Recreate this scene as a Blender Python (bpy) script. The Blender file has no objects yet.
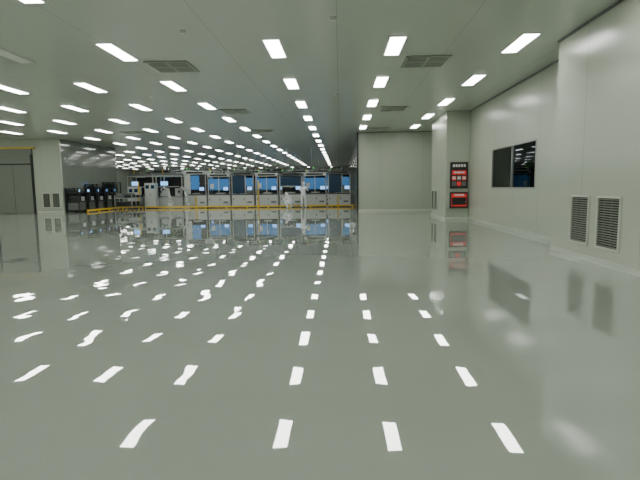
import bpy, bmesh, math, random
from mathutils import Vector, Matrix
random.seed(7)
CAMH=1.45; H=4.45

# ---------------------------------------------------------------- materials
def new_mat(name):
    m=bpy.data.materials.new(name); m.use_nodes=True
    nt=m.node_tree; b=nt.nodes['Principled BSDF']
    return m,nt,b
def mat(name,col,rough=.5,metal=0,emis=None,es=0,noise=0.0,nscale=6):
    m,nt,b=new_mat(name)
    b.inputs['Base Color'].default_value=(*col,1)
    b.inputs['Roughness'].default_value=rough
    b.inputs['Metallic'].default_value=metal
    if emis:
        b.inputs['Emission Color'].default_value=(*emis,1)
        b.inputs['Emission Strength'].default_value=es
    tc=nt.nodes.new('ShaderNodeTexCoord'); n=nt.nodes.new('ShaderNodeTexNoise')
    n.inputs['Scale'].default_value=nscale
    nt.links.new(tc.outputs['Object'],n.inputs['Vector'])
    mr=nt.nodes.new('ShaderNodeMapRange')
    mr.inputs['To Min'].default_value=max(0.02,rough-.05); mr.inputs['To Max'].default_value=rough+.05
    nt.links.new(n.outputs['Fac'],mr.inputs['Value']); nt.links.new(mr.outputs['Result'],b.inputs['Roughness'])
    return m
def panel_mat(name,col,seam,axes,rough=.3,width=.012,wob=.004,spec=.5):
    """painted sandwich panels; axes=[(axis index, period, offset)]"""
    m,nt,b=new_mat(name); N=nt.nodes; L=nt.links
    tc=N.new('ShaderNodeTexCoord'); sp=N.new('ShaderNodeSeparateXYZ')
    L.new(tc.outputs['Object'],sp.inputs[0])
    last=None
    for ax,per,off in axes:
        a=N.new('ShaderNodeMath');a.operation='ADD';a.inputs[1].default_value=off+1000*per
        L.new(sp.outputs[ax],a.inputs[0])
        d=N.new('ShaderNodeMath');d.operation='DIVIDE';d.inputs[1].default_value=per
        L.new(a.outputs[0],d.inputs[0])
        f=N.new('ShaderNodeMath');f.operation='FRACT';L.new(d.outputs[0],f.inputs[0])
        c=N.new('ShaderNodeMath');c.operation='LESS_THAN';c.inputs[1].default_value=width/per
        L.new(f.outputs[0],c.inputs[0])
        if last is None: last=c
        else:
            mx=N.new('ShaderNodeMath');mx.operation='MAXIMUM'
            L.new(last.outputs[0],mx.inputs[0]);L.new(c.outputs[0],mx.inputs[1]);last=mx
    mix=N.new('ShaderNodeMix');mix.data_type='RGBA'
    mix.inputs[6].default_value=(*col,1);mix.inputs[7].default_value=(*seam,1)
    L.new(last.outputs[0],mix.inputs[0])
    L.new(mix.outputs[2],b.inputs['Base Color'])
    b.inputs['Roughness'].default_value=rough
    b.inputs['Specular IOR Level'].default_value=spec
    n=N.new('ShaderNodeTexNoise');n.inputs['Scale'].default_value=.8;n.inputs['Detail'].default_value=1
    L.new(tc.outputs['Object'],n.inputs['Vector'])
    bp=N.new('ShaderNodeBump');bp.inputs['Strength'].default_value=1;bp.inputs['Distance'].default_value=wob
    L.new(n.outputs['Fac'],bp.inputs['Height']);L.new(bp.outputs[0],b.inputs['Normal'])
    return m
WALLC=(.455,.495,.405)
m_wallx=panel_mat('wall_panel_y',WALLC,(.27,.30,.24),[(1,1.9,0)],.24)
m_wally=panel_mat('wall_panel_x',(.43,.47,.385),(.31,.345,.27),[(0,1.2,.1)],.27)
m_ceil=panel_mat('ceiling_panel',(.51,.555,.485),(.34,.375,.31),[(0,2.45,0.05),(1,7.2,1.4)],.24,wob=.006)
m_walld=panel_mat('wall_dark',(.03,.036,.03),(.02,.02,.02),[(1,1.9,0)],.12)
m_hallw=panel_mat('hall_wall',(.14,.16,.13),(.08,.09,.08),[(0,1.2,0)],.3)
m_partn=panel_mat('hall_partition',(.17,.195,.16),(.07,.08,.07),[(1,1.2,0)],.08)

# floor epoxy
m_floor,nt,b=new_mat('epoxy_floor'); N=nt.nodes; L=nt.links
tc=N.new('ShaderNodeTexCoord')
n0=N.new('ShaderNodeTexNoise');n0.inputs['Scale'].default_value=.35;n0.inputs['Detail'].default_value=3
L.new(tc.outputs['Object'],n0.inputs['Vector'])
cr=N.new('ShaderNodeValToRGB')
cr.color_ramp.elements[0].position=.3;cr.color_ramp.elements[0].color=(.300,.336,.288,1)
cr.color_ramp.elements[1].position=.7;cr.color_ramp.elements[1].color=(.318,.356,.305,1)
L.new(n0.outputs['Fac'],cr.inputs[0]);L.new(cr.outputs[0],b.inputs['Base Color'])
b.inputs['Roughness'].default_value=.008
b.inputs['IOR'].default_value=2.1
n1=N.new('ShaderNodeTexNoise');n1.inputs['Scale'].default_value=1.3;n1.inputs['Detail'].default_value=1.8
n1.inputs['Roughness'].default_value=.4
L.new(tc.outputs['Object'],n1.inputs['Vector'])
sp=N.new('ShaderNodeSeparateXYZ');L.new(tc.outputs['Object'],sp.inputs[0])
mr=N.new('ShaderNodeMapRange');mr.inputs['From Min'].default_value=1.5;mr.inputs['From Max'].default_value=-4
mr.inputs['To Min'].default_value=.0016;mr.inputs['To Max'].default_value=.0066
L.new(sp.outputs[0],mr.inputs['Value'])
my=N.new('ShaderNodeMapRange');my.inputs['From Min'].default_value=4;my.inputs['From Max'].default_value=18
my.inputs['To Min'].default_value=1;my.inputs['To Max'].default_value=.3
L.new(sp.outputs[1],my.inputs['Value'])
mm_=N.new('ShaderNodeMath');mm_.operation='MULTIPLY';L.new(mr.outputs[0],mm_.inputs[0]);L.new(my.outputs[0],mm_.inputs[1])
bp=N.new('ShaderNodeBump');bp.inputs['Strength'].default_value=1
L.new(mm_.outputs[0],bp.inputs['Distance']);L.new(n1.outputs['Fac'],bp.inputs['Height']);L.new(bp.outputs[0],b.inputs['Normal'])

m_lamp=mat('led_diffuser',(.9,.9,.9),.5,emis=(1,1,.96),es=20)
m_lampoff=mat('led_diffuser_unlit',(.75,.78,.72),.4)
m_frame=mat('lamp_frame',(.65,.68,.62),.4)
m_white=mat('white_paint',(.50,.53,.51),.35)
m_alu=mat('aluminium',(.42,.44,.42),.35,.8)
m_skirt=mat('skirting_metal',(.60,.64,.56),.3,.3)
m_grey=mat('grey_paint',(.13,.145,.135),.45)
m_dark=mat('dark_paint',(.012,.014,.014),.4)
m_black=mat('black_void',(.006,.006,.007),.6)
m_slat=mat('grille_slat',(.22,.24,.19),.4)
m_vslat=mat('vent_slat',(.40,.44,.37),.4)
m_vback=mat('vent_filter',(.05,.058,.048),.7)
m_yel=mat('safety_yellow',(.75,.50,.02),.4)
m_blue=mat('blue_window',(.02,.12,.35),.2,emis=(.09,.32,.70),es=.30)  # tinted machine panes, no lamp behind; slight blue glow put into the material
m_blued=mat('blue_window_dark',(.012,.04,.09),.12)
m_screen=mat('blue_screen',(.02,.05,.2),.2,emis=(.25,.55,1),es=1.8)
m_bluerefl=mat('blue_reflection_glow',(.02,.03,.2),.2,emis=(.10,.25,1),es=2.5)  # glowing blue panels imitate the hall machines' reflections in the window
m_red=mat('red_paint',(.50,.02,.02),.35)
m_redglow=mat('red_panel_added_glow',(.5,.02,.02),.3,emis=(1,.06,.05),es=.25)  # red panels are not lamps; glow added to brighten the red
m_green=mat('green_lens',(.03,.5,.1),.3,emis=(.05,1,.2),es=1)
m_skin=mat('skin',(.50,.30,.21),.5)
m_suit=mat('white_suit',(.85,.87,.90),.8)
m_mask=mat('blue_mask',(.35,.55,.7),.8)
m_door=mat('door_grey',(.20,.22,.185),.3)
m_text=mat('print_white',(.75,.75,.72),.5)
m_glass=bpy.data.materials.new('dark_glass');m_glass.use_nodes=True
nt=m_glass.node_tree;nt.nodes.clear()
o=nt.nodes.new('ShaderNodeOutputMaterial');mx=nt.nodes.new('ShaderNodeMixShader');t=nt.nodes.new('ShaderNodeBsdfTransparent')
g=nt.nodes.new('ShaderNodeBsdfGlossy');g.inputs['Roughness'].default_value=.02;g.inputs['Color'].default_value=(.8,.85,.85,1)
t.inputs[0].default_value=(.5,.55,.6,1);fr=nt.nodes.new('ShaderNodeFresnel');fr.inputs[0].default_value=1.22
nt.links.new(fr.outputs[0],mx.inputs[0]);nt.links.new(t.outputs[0],mx.inputs[1]);nt.links.new(g.outputs[0],mx.inputs[2]);nt.links.new(mx.outputs[0],o.inputs[0])

# ---------------------------------------------------------------- mesh builder
class MB:
    def __init__(s): s.bm=bmesh.new(); s.m=[]
    def mi(s,m):
        if m not in s.m: s.m.append(m)
        return s.m.index(m)
    def box(s,x0,x1,y0,y1,z0,z1,m,mtx=None):
        i=s.mi(m)
        c=[(x0,y0,z0),(x1,y0,z0),(x1,y1,z0),(x0,y1,z0),(x0,y0,z1),(x1,y0,z1),(x1,y1,z1),(x0,y1,z1)]
        v=[s.bm.verts.new(mtx@Vector(p) if mtx else p) for p in c]
        for f in ((0,3,2,1),(4,5,6,7),(0,1,5,4),(1,2,6,5),(2,3,7,6),(3,0,4,7)):
            fc=s.bm.faces.new([v[k] for k in f]);fc.material_index=i
    def cyl(s,p0,p1,r,m,seg=12,r2=None):
        i=s.mi(m);p0=Vector(p0);p1=Vector(p1);r2=r if r2 is None else r2
        d=(p1-p0).normalized();a=d.orthogonal().normalized();bb=d.cross(a)
        A=[];B=[]
        for k in range(seg):
            t=2*math.pi*k/seg;o=a*math.cos(t)+bb*math.sin(t)
            A.append(s.bm.verts.new(p0+o*r));B.append(s.bm.verts.new(p1+o*r2))
        for k in range(seg):
            f=s.bm.faces.new((A[k],A[(k+1)%seg],B[(k+1)%seg],B[k]));f.material_index=i;f.smooth=True
        f=s.bm.faces.new(A[::-1]);f.material_index=i
        f=s.bm.faces.new(B);f.material_index=i
    def sph(s,c,r,m,seg=20,rings=14):
        i=s.mi(m)
        ret=bmesh.ops.create_uvsphere(s.bm,u_segments=seg,v_segments=rings,radius=1)
        vs=ret['verts']
        for v in vs: v.co=Vector((v.co.x*r[0]+c[0],v.co.y*r[1]+c[1],v.co.z*r[2]+c[2]))
        for f in {f for v in vs for f in v.link_faces}: f.material_index=i;f.smooth=True
        return vs
    def done(s,name,loc=(0,0,0),rz=0,parent=None,bevel=0):
        me=bpy.data.meshes.new(name);s.bm.normal_update();s.bm.to_mesh(me)
        for m in s.m: me.materials.append(m)
        return place(name,me,loc,rz,parent,bevel)
def place(name,me,loc=(0,0,0),rz=0,parent=None,bevel=0):
    o=bpy.data.objects.new(name,me);bpy.context.collection.objects.link(o)
    o.location=loc;o.rotation_euler[2]=rz
    if parent:o.parent=parent
    if bevel:
        bv=o.modifiers.new('bevel','BEVEL');bv.width=bevel;bv.segments=2;bv.limit_method='ANGLE'
    return o

# ---------------------------------------------------------------- shell
q=MB();q.box(-34,8.2,-8.2,78,-.2,0,m_floor);q.done('floor')
q=MB();q.box(-34,8.2,-8.2,78,H,H+.2,m_ceil);q.done('ceiling')
q=MB();q.box(4.65,5.34,-8,10.75,0,H,m_wallx);q.done('wall_right_projection',bevel=.01)
WX=5.35; wy0,wy1,wz0,wz1=13.5,17.3,1.33,2.66
q=MB()
q.box(WX,WX+.15,10.9,wy0,0,H,m_wallx);q.box(WX,WX+.15,wy1,27.7,0,H,m_wallx)
q.box(WX,WX+.15,wy0,wy1,0,wz0,m_wallx);q.box(WX,WX+.15,wy0,wy1,wz1,H,m_wallx)
q.box(WX,WX+.15,-8,10.9,0,H,m_wallx)
q.done('wall_right')
q=MB();q.box(4.4,WX-.002,20.3,23.5,0,H-.002,m_wally);q.done('wall_service_shaft',bevel=.012)
q=MB();q.box(1.06,WX+.15,27.7,27.85,0,H,m_wally);q.done('wall_back')
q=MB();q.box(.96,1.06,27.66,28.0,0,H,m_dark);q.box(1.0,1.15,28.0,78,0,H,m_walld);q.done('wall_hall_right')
q=MB();q.box(-26,-16.9,28.7,28.85,0,H,m_wally);q.done('wall_back_left')
q=MB();q.box(-17.05,-16.9,28.85,36,0,H,m_partn);q.done('wall_hall_left')
q=MB();q.box(-34,-17.05,35.85,36,0,H,m_hallw);q.done('wall_hall_return')
q=MB();q.box(-34,8,78,78.2,0,H,m_hallw);q.done('wall_hall_far')
q=MB();q.box(-34.2,-34,36,78,0,H,m_hallw);q.done('wall_hall_side')
q=MB();q.box(-24.2,-24,-8,28.7,0,H,m_wallx);q.done('wall_left')
q=MB();q.box(-24.2,5.6,-8.2,-8,0,H,m_wally);q.done('wall_front')
q=MB()
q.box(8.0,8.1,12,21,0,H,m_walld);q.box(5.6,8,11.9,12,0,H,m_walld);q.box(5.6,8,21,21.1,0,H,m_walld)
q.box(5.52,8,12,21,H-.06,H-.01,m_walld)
q.done('wall_window_room')
q=MB()
for k in range(7):
    y=13.4+k*1.05
    q.box(6.6,7.4,y,y+.9,0,.72,m_grey);q.box(6.5,7.5,y-.05,y+.95,.72,.76,m_grey)
    q.box(6.9,7.1,y+.4,y+.5,.76,.95,m_dark);q.box(6.95,7.0,y+.05,y+.85,.95,1.66,m_dark);q.box(6.94,6.949,y+.08,y+.82,1.40,1.56,m_bluerefl)
    q.box(6.95,7.42,y+.03,y+.045,1.40,1.56,m_dark);q.box(7.0,7.4,y+.02,y+.03,1.42,1.54,m_bluerefl)
q.done('blue_reflection_props')  # made-up desks and panels behind the glass, imitating blue window reflections
q=MB();f=.03
q.box(WX-.012,WX+.1,wy0,wy1,wz0,wz0+f,m_alu);q.box(WX-.012,WX+.1,wy0,wy1,wz1-f,wz1,m_alu)
q.box(WX-.012,WX+.1,wy0,wy0+f,wz0,wz1,m_alu);q.box(WX-.012,WX+.1,wy1-f,wy1,wz0,wz1,m_alu)
ym=(wy0+wy1)/2-.05
q.box(WX-.012,WX+.1,ym-.035,ym+.035,wz0,wz1,m_alu)
q.box(WX+.03,WX+.036,wy0+f,wy1-f,wz0+f,wz1-f,m_glass)
q.done('window_1')
q=MB();q.box(4.638,4.65,-8,10.75,0,.1,m_skirt);q.box(4.638,WX,10.75,10.762,0,.1,m_skirt)
q.box(WX-.012,WX,10.762,20.29,0,.1,m_skirt);q.box(4.388,WX-.012,20.288,20.3,0,.1,m_skirt);q.box(4.388,4.4,20.3,23.5,0,.1,m_skirt)
q.done('baseboard_right')
q=MB();q.box(1.06,WX,27.688,27.7,0,.1,m_skirt);q.done('baseboard_back')
q=MB();q.box(-24,-21.2,28.688,28.7,0,.1,m_skirt);q.box(-18.5,-16.9,28.688,28.7,0,.1,m_skirt);q.done('baseboard_left')
q=MB();q.box(4.61,4.65,-8,10.75,H-.04,H,m_grey);q.box(WX-.04,WX,10.75,20.3,H-.04,H,m_grey)
q.box(1.06,WX,27.66,27.7,H-.04,H,m_grey);q.done('trim_1')

# ---------------------------------------------------------------- ceiling lights
q=MB()
cols=[3.86,1.2,-1.4]+[-4.9-2.5*k for k in range(8)]
hallcols=[-1.4]+[-4.9-2.5*k for k in range(12)]
def lamp(x,y,on=True):
    w,l=.155,.66
    q.box(x-w-.03,x+w+.03,y-l-.03,y+l+.03,H-.015,H-.001,m_frame)
    q.box(x-w,x+w,y-l,y+l,H-.022,H-.015,m_lamp if on else m_lampoff)
y=3.65-3.6*3
while y<77:
    for x in (cols if y<27.6 else hallcols):
        if y>28.7 and y<36.5 and x<-16.2: continue
        on=not(abs(y-10.85)<.1 and -8<x<-7) and not (abs(y-10.85)<.1 and -10.5<x<-9)
        lamp(x,y,on)
    y+=3.6
q.done('ceiling_light_panels')

def ceiling_vent(x,y):
    q=MB();s=.5
    q.box(-s,s,-s,s,-.008,-.001,m_vback)
    for a in (-s,0,s):
        q.box(a-.03,a+.03,-s-.03,s+.03,-.03,-.012,m_vslat)
        q.box(-s-.03,s+.03,a-.03,a+.03,-.03,-.012,m_vslat)
    n=10
    for k in range(n):
        yy=-s+(k+.5)*2*s/n
        q.box(-s,s,yy-.02,yy+.02,-.024,-.016,m_vslat)
    q.done('ceiling_vent',(x,y,H))
for x in (2.1,-4.15):
    for y in (5.0,12.2,19.4,26.2): ceiling_vent(x,y)
for y in (5.0,26.2): ceiling_vent(-11.2,y)
for (x,y) in ((-.1,9),(-.1,16.3),(2.6,23),(-6.2,16),(-3,9.5)):
    q=MB();q.cyl((0,0,-.001),(0,0,-.03),.06,m_frame,20);q.cyl((0,0,-.03),(0,0,-.05),.045,m_frame,20,.03);q.done('smoke_detector',(x,y,H))

def grille(w,h,loc,rz):
    q=MB()
    q.box(-w/2,w/2,-.006,-.001,0,h,m_black)
    t=.035
    q.box(-w/2-t,w/2+t,-.03,-.001,-t,0,m_skirt);q.box(-w/2-t,w/2+t,-.03,-.001,h,h+t,m_skirt)
    q.box(-w/2-t,-w/2,-.03,-.001,0,h,m_skirt);q.box(w/2,w/2+t,-.03,-.001,0,h,m_skirt)
    n=int(h/.042)
    for k in range(n):
        M=Matrix.Translation((0,-.018,(k+.5)*h/n))@Matrix.Rotation(.7,4,'X')
        q.box(-w/2,w/2,-.011,.011,-.002,.002,m_slat,M)
    for xx in (-w/6,w/6): q.box(xx-.004,xx+.004,-.03,-.026,0,h,m_slat)
    q.done('wall_vent_grille',loc,rz)
R90=-math.pi/2
grille(.66,.86,(4.65,8.5,.33),R90)
grille(.62,.86,(4.65,9.5,.33),R90)
grille(.55,.84,(4.4,22.3,.34),R90)
grille(.5,.84,(4.4,23.05,.34),R90)
grille(.42,.84,(-17.9,28.7,.34),0);grille(.42,.84,(-17.3,28.7,.34),0)

q=MB();q.box(4.56,5.28,20.24,20.298,1.30,2.38,m_dark);q.box(4.60,5.24,20.232,20.24,2.14,2.33,m_dark)
q.box(4.60,5.24,20.232,20.24,1.36,2.10,m_dark)
for i in range(3):
    for j in range(3):
        q.box(4.63+i*.205,4.80+i*.205,20.226,20.232,1.40+j*.23,1.58+j*.23,m_redglow if (i+j)%2 or j==2 else m_grey)
for i in range(3): q.box(4.65+i*.205,4.78+i*.205,20.222,20.226,1.67,1.79,m_text)
q.box(4.70,5.14,20.222,20.226,1.92,1.99,m_text)
for i in range(5): q.box(4.66+i*.11,4.74+i*.11,20.226,20.232,2.18,2.29,m_text)
q.done('notice_board')
q=MB();q.box(4.56,5.28,20.16,20.298,.5,1.15,m_dark);q.box(4.61,5.23,20.15,20.16,.56,1.09,m_redglow)
q.box(4.63,5.21,20.142,20.15,.62,.93,m_dark);q.box(4.72,5.12,20.142,20.15,1.0,1.06,m_text)
q.cyl((5.2,20.142,.75),(5.2,20.11,.75),.02,m_alu);q.done('fire_hose_cabinet')

# ---------------------------------------------------------------- left door
q=MB();x0,x1=-21.0,-18.7;yy=28.698
q.box(x0-.12,x0,yy-.08,yy,0,3.95,m_dark);q.box(x1,x1+.12,yy-.08,yy,0,3.95,m_dark)
q.box(x0-.12,x1+.12,yy-.14,yy,3.55,3.88,m_door);q.box(x0-.12,x1+.3,yy-.16,yy,3.88,3.97,m_yel)
q.box(x0,x1,yy-.05,yy,3.0,3.55,m_door);q.box(x0,x1,yy-.06,yy,2.92,3.0,m_dark)
xm=(x0+x1)/2
for a,b_ in ((x0+.02,xm-.01),(xm+.01,x1-.02)):
    q.box(a,b_,yy-.05,yy,0.01,2.92,m_door)
q.box(xm-.01,xm+.01,yy-.04,yy,0.01,2.92,m_black)
q.cyl((xm-.12,yy-.09,1.0),(xm-.12,yy-.09,1.4),.015,m_alu);q.cyl((xm+.12,yy-.09,1.0),(xm+.12,yy-.09,1.4),.015,m_alu)
for s_ in (-.12,.12):
    for z in (1.02,1.38): q.cyl((xm+s_,yy-.09,z),(xm+s_,yy-.05,z),.01,m_alu)
q.done('door_1')

# ---------------------------------------------------------------- machines
def machine_mesh(w,var,hh=0):
    q=MB();d=1.3;h=2.2+.1*(var%3)+hh
    body=(m_white,m_grey,m_white,m_grey)[var]
    q.box(-w/2+.04,w/2-.04,.05,d,.0,.1,m_dark)
    q.box(-w/2,w/2,0,d,.1,.95,m_white)
    n=2
    for k in range(n):
        a=-w/2+.04+k*(w-.06)/n;q.box(a,a+(w-.06)/n-.03,-.015,0,.16,.88,m_white)
        q.box(a+.06,a+.1,-.035,-.015,.5,.66,m_dark)
    q.box(-w/2+.02,w/2-.02,-.017,-.0,.88,.95,m_dark)
    q.box(w/2-.5,w/2-.15,-.02,-.015,.3,.42,m_grey)
    for x in (-w/2+.03,w/2-.03):
        for y in (.03,d-.03): q.box(x-.03,x+.03,y-.03,y+.03,.95,h,m_alu)
    q.box(-w/2+.06,w/2-.06,d-.05,d-.02,.95,h,m_dark)
    q.box(-w/2,w/2,-.02,d,h,h+.22,body)
    q.box(-w/2+.2,w/2-.2,-.03,-.02,h+.05,h+.17,m_dark)
    if var==0:
        q.box(-w/2+.08,-.03,.0,.02,1.25,h-.15,m_blue);q.box(.03,w/2-.08,.0,.02,1.25,h-.15,m_blue)
        q.box(-.03,.03,-.005,.03,.95,h,m_alu)
        q.box(-w/2+.2,-w/2+.45,-.03,0,1.35,1.7,m_white)
    elif var==1:
        q.box(-w/2+.08,w*.1,.0,.02,1.0,h-.05,m_blued);q.box(w*.14,w/2-.08,0,.02,1.5,h-.2,m_blue)
        q.box(w*.14,w/2-.08,0,.03,.98,1.4,m_grey);q.box(w*.1,w*.14,-.005,.03,.95,h,m_alu)
    elif var==2:
        q.box(-w/2+.08,-w*.2,.0,.02,1.0,h-.05,m_white);q.box(-w*.18,w*.2,0,.02,1.3,h-.1,m_blue)
        q.box(w*.22,w/2-.08,0,.02,1.0,h-.05,m_dark)
    else:
        q.box(-w/2+.08,w/2-.08,.0,.02,1.5,h-.05,m_blued);q.box(-w/2+.08,w/2-.08,-.01,.015,1.42,1.5,m_alu)
    q.box(-w/2+.1,w/2-.1,.5,.6,1.7,1.8,m_alu);q.box(-.12,.1,.42,.5,1.35,1.85,m_white)
    q.cyl((0,.45,1.35),(0,.45,1.12),.04,m_dark);q.box(-.3,.3,.3,.8,.95,1.05,m_alu)
    q.cyl((w/2-.25,0,1.25),(w/2-.25,-.22,1.3),.02,m_dark,8)
    q.box(w/2-.45,w/2-.05,-.26,-.22,1.2,1.5,m_dark);q.box(w/2-.42,w/2-.08,-.266,-.26,1.23,1.47,m_screen)
    x=-w/2+.2;z=h+.22
    q.cyl((x,.2,z),(x,.2,z+.15),.015,m_alu,8)
    for k,mm in enumerate((m_green,m_yel,m_red)): q.cyl((x,.2,z+.15+k*.07),(x,.2,z+.215+k*.07),.035,mm,10)
    q.cyl((.25,.7,h+.22),(.25,.7,h+.55),.09,m_grey,14);q.box(-.35,.05,.4,1.0,h+.22,h+.36,m_grey)
    me=bpy.data.meshes.new('assembly_machine');q.bm.normal_update();q.bm.to_mesh(me)
    for m in q.m: me.materials.append(m)
    return me
meshes=[machine_mesh(1.62,v) for v in range(4)]
tall=[machine_mesh(1.62,v,.35) for v in range(4)]
order=[2,0,1,0,3,0,1]
for k in range(7):
    place('assembly_machine',meshes[order[k]],(-10.5+k*1.74,34.6,0))
for row,(yy,n,x0) in enumerate(((38.8,8,-14.5),(42.5,9,-16.5),(46,9,-17.5),(51,11,-20.7),(57,12,-22.5),(66,13,-24.5))):
    for k in range(n):
        if random.random()<.08: continue
        place('assembly_machine',tall[random.randrange(4)],(x0+k*1.85,yy+random.uniform(-.3,.3),0))

def cell(x,y):
    q=MB();w=1.9;d=1.6;h=2.35
    for a in (0,w):
        for b_ in (0,d): q.box(a-.035,a+.035,b_-.035,b_+.035,0,h,m_alu)
    for z in (.75,1.5,h-.07):
        q.box(0,w,-.03,.03,z,z+.06,m_alu);q.box(0,w,d-.03,d+.03,z,z+.06,m_alu)
        q.box(-.03,.03,0,d,z,z+.06,m_alu);q.box(w-.03,w+.03,0,d,z,z+.06,m_alu)
    q.box(.05,w-.05,.05,d-.05,.1,.72,m_white);q.box(0,w,0,d,.78,.84,m_grey)
    q.box(.1,w-.1,d-.1,d-.05,.84,h-.1,m_dark)
    q.box(.2,.7,.2,.8,.84,1.25,m_white);q.box(.8,1.2,.5,.9,.84,1.05,m_dark);q.box(1.3,1.7,.2,.7,.84,1.4,m_white)
    q.box(.1,w-.1,.1,d-.1,h,h+.15,m_grey);q.box(.3,.9,-.04,-.03,1.6,1.95,m_dark);q.box(.33,.87,-.046,-.04,1.63,1.92,m_screen)
    q.cyl((.4,.3,h+.15),(.4,.3,h+.45),.03,m_yel,8)
    q.done('robot_cell',(x,y,0))
cell(-15.6,34.9);cell(-13.45,34.9)
def robot(x,y,rz):
    q=MB()
    q.cyl((0,0,0),(0,0,.35),.22,m_white,20);q.cyl((0,0,.35),(0,0,.6),.15,m_white,20,.13)
    q.sph((0,0,.65),(.16,.14,.16),m_white)
    q.cyl((0,0,.65),(0,.15,1.3),.1,m_white,16,.08);q.sph((0,.15,1.3),(.13,.12,.13),m_white)
    q.cyl((0,.15,1.3),(0,.55,1.5),.08,m_white,16,.06);q.sph((0,.55,1.5),(.08,.08,.08),m_dark)
    q.cyl((0,.55,1.5),(0,.68,1.25),.05,m_white,12,.04);q.box(-.07,.07,.65,.73,1.1,1.25,m_dark)
    q.box(-.08,-.05,.69,.73,1.0,1.1,m_alu);q.box(.05,.08,.69,.73,1.0,1.1,m_alu)
    q.done('robot_arm',(x,y,0),rz)
robot(-12.2,34.15,1.5);robot(-10.9,34.0,1.3)

def cabinet(x,y,h):
    q=MB();q.box(0,.8,0,.5,.06,h,m_white);q.box(.03,.77,.03,.47,0,.06,m_dark)
    q.box(.02,.39,-.015,0,.1,h-.04,m_white);q.box(.41,.78,-.015,0,.1,h-.04,m_white)
    q.box(.35,.37,-.035,-.015,h*.5,h*.5+.15,m_dark);q.box(.43,.45,-.035,-.015,h*.5,h*.5+.15,m_dark)
    q.box(.08,.33,-.02,-.015,h-.4,h-.15,m_blued);q.box(.47,.72,-.02,-.015,h-.4,h-.15,m_blued)
    q.done('control_cabinet',(x,y,0),bevel=.005)
cabinet(-15.2,34.0,1.55);cabinet(-14.0,34.05,1.8)
for x,y in ((-14.9,31.2),(-14.8,32.3)):
    q=MB();q.box(0,1.2,0,.7,.25,.29,m_dark);q.box(0,1.2,0,.7,.78,.82,m_alu)
    for a in (.03,1.17):
        for b_ in (.03,.67):
            q.box(a-.02,a+.02,b_-.02,b_+.02,.1,1.0,m_alu);q.cyl((a-.015,b_,.06),(a+.015,b_,.06),.06,m_dark,14)
    q.box(.1,.55,.1,.6,.82,1.1,m_grey);q.box(.65,1.1,.1,.6,.82,1.0,m_dark);q.box(.1,1.0,.1,.6,.29,.55,m_dark)
    q.done('material_cart',(x,y,0))

def rack(y,h):
    q=MB();w=1.0;d=.8
    for a in (0,d):
        for b_ in (0,w): q.box(a-.03,a+.03,b_-.03,b_+.03,0,h,m_dark)
    for z in (.1,.65,1.15,h-.08):
        q.box(0,d,0,w,z,z+.05,m_dark)
    q.box(.05,d-.08,.08,w-.08,.15,.6,m_grey);q.box(.05,d-.1,.1,.5,.7,1.05,m_dark);q.box(.05,d-.1,.55,.9,.7,.95,m_white)
    q.box(.05,d-.15,.1,.9,1.2,h-.15,m_dark);q.box(d-.15,d-.14,.2,.45,1.25,1.4,m_screen)
    q.done('equipment_rack',(-16.85,y,0))
for y,h in ((28.95,1.5),(30.1,1.25),(31.3,1.75),(32.5,1.5),(33.7,1.9)): rack(y,h)

q=MB()
q.box(-15.5,.9,33.4,33.48,.06,.16,m_yel)
for k in range(12): q.box(-15.45+k*1.48,-15.35+k*1.48,33.48,33.56,0,.16,m_yel)
q.box(-15.58,-15.5,29,33.48,.06,.16,m_yel)
for k in range(4): q.box(-15.66,-15.58,29.1+k*1.4,29.2+k*1.4,0,.16,m_yel)
q.done('guard_rail')
for x,hh in ((-14.3,1.9),(-10.2,.8),(-5.75,1.9),(-.15,.8)):
    q=MB();q.cyl((0,0,0),(0,0,hh),.045,m_yel,12);q.cyl((0,0,0),(0,0,.02),.1,m_yel,12)
    q.done('safety_post',(x,33.75,0))
for y in (37.3,44.8,50):
    q=MB();q.box(-16,.8,0,.05,2.95,3.07,m_grey);q.box(-16,.8,.4,.45,2.95,3.07,m_grey);q.box(-16,.8,.05,.4,2.95,2.97,m_dark)
    for k in range(9):
        x=-15.5+k*1.9;q.cyl((x,.02,3.07),(x,.02,H-.03),.012,m_alu,6);q.cyl((x,.43,3.07),(x,.43,H-.03),.012,m_alu,6)
    q.done('cable_tray',(0,y,0))

# ---------------------------------------------------------------- people
def skin(name,V,E,Rr,root,m,parent,sub=2):
    me=bpy.data.meshes.new(name);me.from_pydata(V,E,[]);me.materials.append(m)
    o=bpy.data.objects.new(name,me);bpy.context.collection.objects.link(o);o.parent=parent
    s=o.modifiers.new('skin','SKIN');s.use_smooth_shade=True
    for i,v in enumerate(me.skin_vertices[0].data):
        rr=Rr[i];v.radius=(rr,rr) if not isinstance(rr,tuple) else rr;v.use_root=(i==root)
    sb=o.modifiers.new('sub','SUBSURF');sb.levels=sub;sb.render_levels=sub
    return o
def hand(name,w,d,side,parent):
    w=Vector(w);d=Vector(d).normalized();up=Vector((0,0,1)) if abs(d.z)<.9 else Vector((0,1,0))
    lat=d.cross(up).normalized();nrm=lat.cross(d)
    V=[w,w+d*.045];R_=[.026,.024];E=[(0,1)]
    for k,(o,l) in enumerate(((-.033,.062),(-.011,.078),(.011,.072),(.033,.055))):
        b0=w+d*.085+lat*o;b1=b0+d*l*.5-nrm*.008;b2=b0+d*l*.9-nrm*.03
        i=len(V);V+=[b0,b1,b2];R_+=[.012,.0095,.008];E+=[(1,i),(i,i+1),(i+1,i+2)]
    i=len(V);s=-lat*side
    V+=[w+d*.03+s*.03,w+d*.06+s*.055-nrm*.01,w+d*.085+s*.06-nrm*.02];R_+=[.013,.011,.009];E+=[(0,i),(i,i+1),(i+1,i+2)]
    skin(name,[tuple(v) for v in V],E,R_,0,m_mask,parent,1)
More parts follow.
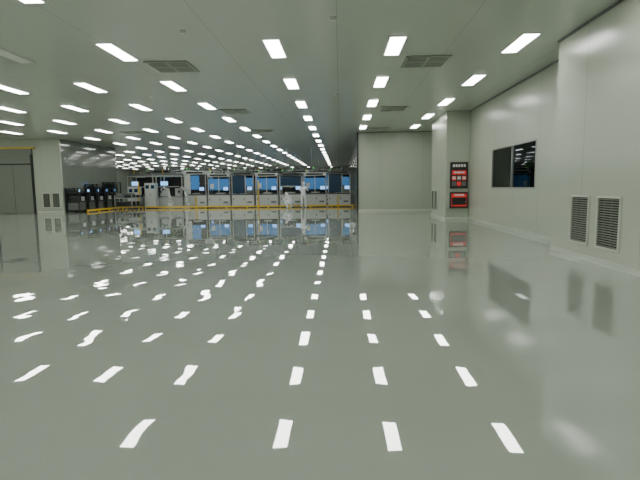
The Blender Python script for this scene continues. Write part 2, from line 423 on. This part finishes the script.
def head(parent,c,tilt):
    q=MB()
    vs=q.sph((0,0,0),(.078,.095,.118),m_skin,24,18)
    for v in vs:
        if v.co.z<-.03: v.co.x*=.86
        if v.co.y>0 and v.co.z<-.06: v.co.y*=1.03
    q.sph((0,-.018,.008),(.098,.102,.132),m_suit,24,18)
    q.sph((0,.045,-.052),(.062,.06,.05),m_mask,18,12)
    for s in (-1,1):
        q.sph((s*.032,.082,.008),(.013,.009,.008),m_text,12,8);q.sph((s*.032,.090,.008),(.006,.004,.006),m_black,10,6)
        q.box(s*.032-.018,s*.032+.018,.084,.09,.026,.032,m_dark)
        q.sph((s*.096,-.01,-.005),(.012,.02,.032),m_suit,10,8)
    q.cyl((0,.088,.01),(0,.108,-.02),.009,m_skin,8,.014)
    q.sph((0,0,-.115),(.06,.06,.05),m_suit,16,10)
    o=q.done('head',c,0,parent);o.rotation_euler[0]=tilt
def worker(J,loc,rz,headc,tilt,bodyr=1):
    e=bpy.data.objects.new('worker',None);bpy.context.collection.objects.link(e);e.location=loc;e.rotation_euler[2]=rz
    keys=['pel','waist','chest','nb','neck','shl','ell','wrl','shr','elr','wrr','hil','knl','anl','tol','hir','knr','anr','tor']
    Rr=[(.165,.12),(.145,.11),(.175,.12),.085,.06,.078,.058,.038,.078,.058,.038,.11,.078,.055,.045,.11,.078,.055,.045]
    E=[(0,1),(1,2),(2,3),(3,4),(2,5),(5,6),(6,7),(2,8),(8,9),(9,10),(0,11),(11,12),(12,13),(13,14),(0,15),(15,16),(16,17),(17,18)]
    skin('body',[J[k] for k in keys],E,Rr,0,m_suit,e)
    for n,s,a,b_ in (('hand_left',-1,'ell','wrl'),('hand_right',1,'elr','wrr')):
        d=Vector(J[b_])-Vector(J[a]);hand(n,Vector(J[b_])+d.normalized()*.02,d,s,e)
    head(e,headc,tilt)
J=dict(pel=(0,0,.96),waist=(0,.01,1.12),chest=(0,.04,1.32),nb=(0,.07,1.46),neck=(0,.09,1.53),
 shl=(-.19,.05,1.41),ell=(-.26,.12,1.14),wrl=(-.16,.35,1.12),shr=(.19,.05,1.41),elr=(.27,.14,1.15),wrr=(.2,.38,1.2),
 hil=(-.1,0,.88),knl=(-.12,.03,.5),anl=(-.13,-.02,.09),tol=(-.15,.14,.045),hir=(.1,0,.88),knr=(.12,.06,.5),anr=(.14,.03,.09),tor=(.16,.2,.045))
worker(J,(-2.5,32.8,0),-.3,(0,.11,1.64),-.25)
J=dict(pel=(0,-.12,.42),waist=(0,-.06,.56),chest=(0,.1,.73),nb=(0,.22,.82),neck=(0,.27,.87),
 shl=(-.19,.13,.78),ell=(-.25,.3,.58),wrl=(-.14,.5,.5),shr=(.19,.13,.78),elr=(.25,.32,.6),wrr=(.14,.52,.45),
 hil=(-.11,-.08,.38),knl=(-.2,.3,.46),anl=(-.17,.02,.09),tol=(-.19,.18,.045),hir=(.11,-.08,.38),knr=(.2,.28,.40),anr=(.17,-.02,.09),tor=(.19,.14,.045))
worker(J,(-3.4,32.5,0),.9,(0,.33,.95),-.6)

# ---------------------------------------------------------------- world + camera
w=bpy.data.worlds.new('world');bpy.context.scene.world=w;w.use_nodes=True
w.node_tree.nodes['Background'].inputs[0].default_value=(.6,.7,.6,1);w.node_tree.nodes['Background'].inputs[1].default_value=.05
f=480.;rho=.0105
a=(340-320)/f;bq=(240-186)/f
ap=a+rho*bq;bpn=bq-rho*a
phi=math.atan(bpn);th=math.atan(ap*math.cos(phi))
Rv=Vector((math.cos(th),math.sin(th),0))
F=Vector((-math.sin(th)*math.cos(phi),math.cos(th)*math.cos(phi),-math.sin(phi)))
U=Rv.cross(F)
R2=(Rv-rho*U).normalized();U2=(U+rho*Rv).normalized()
cd=bpy.data.cameras.new('camera');cam=bpy.data.objects.new('camera',cd);bpy.context.collection.objects.link(cam)
M=Matrix((R2,U2,-F)).transposed().to_4x4();M.translation=Vector((0,0,CAMH));cam.matrix_world=M
cd.sensor_width=36;cd.lens=f/640*36;cd.clip_end=300;cd.clip_start=.05
bpy.context.scene.camera=cam
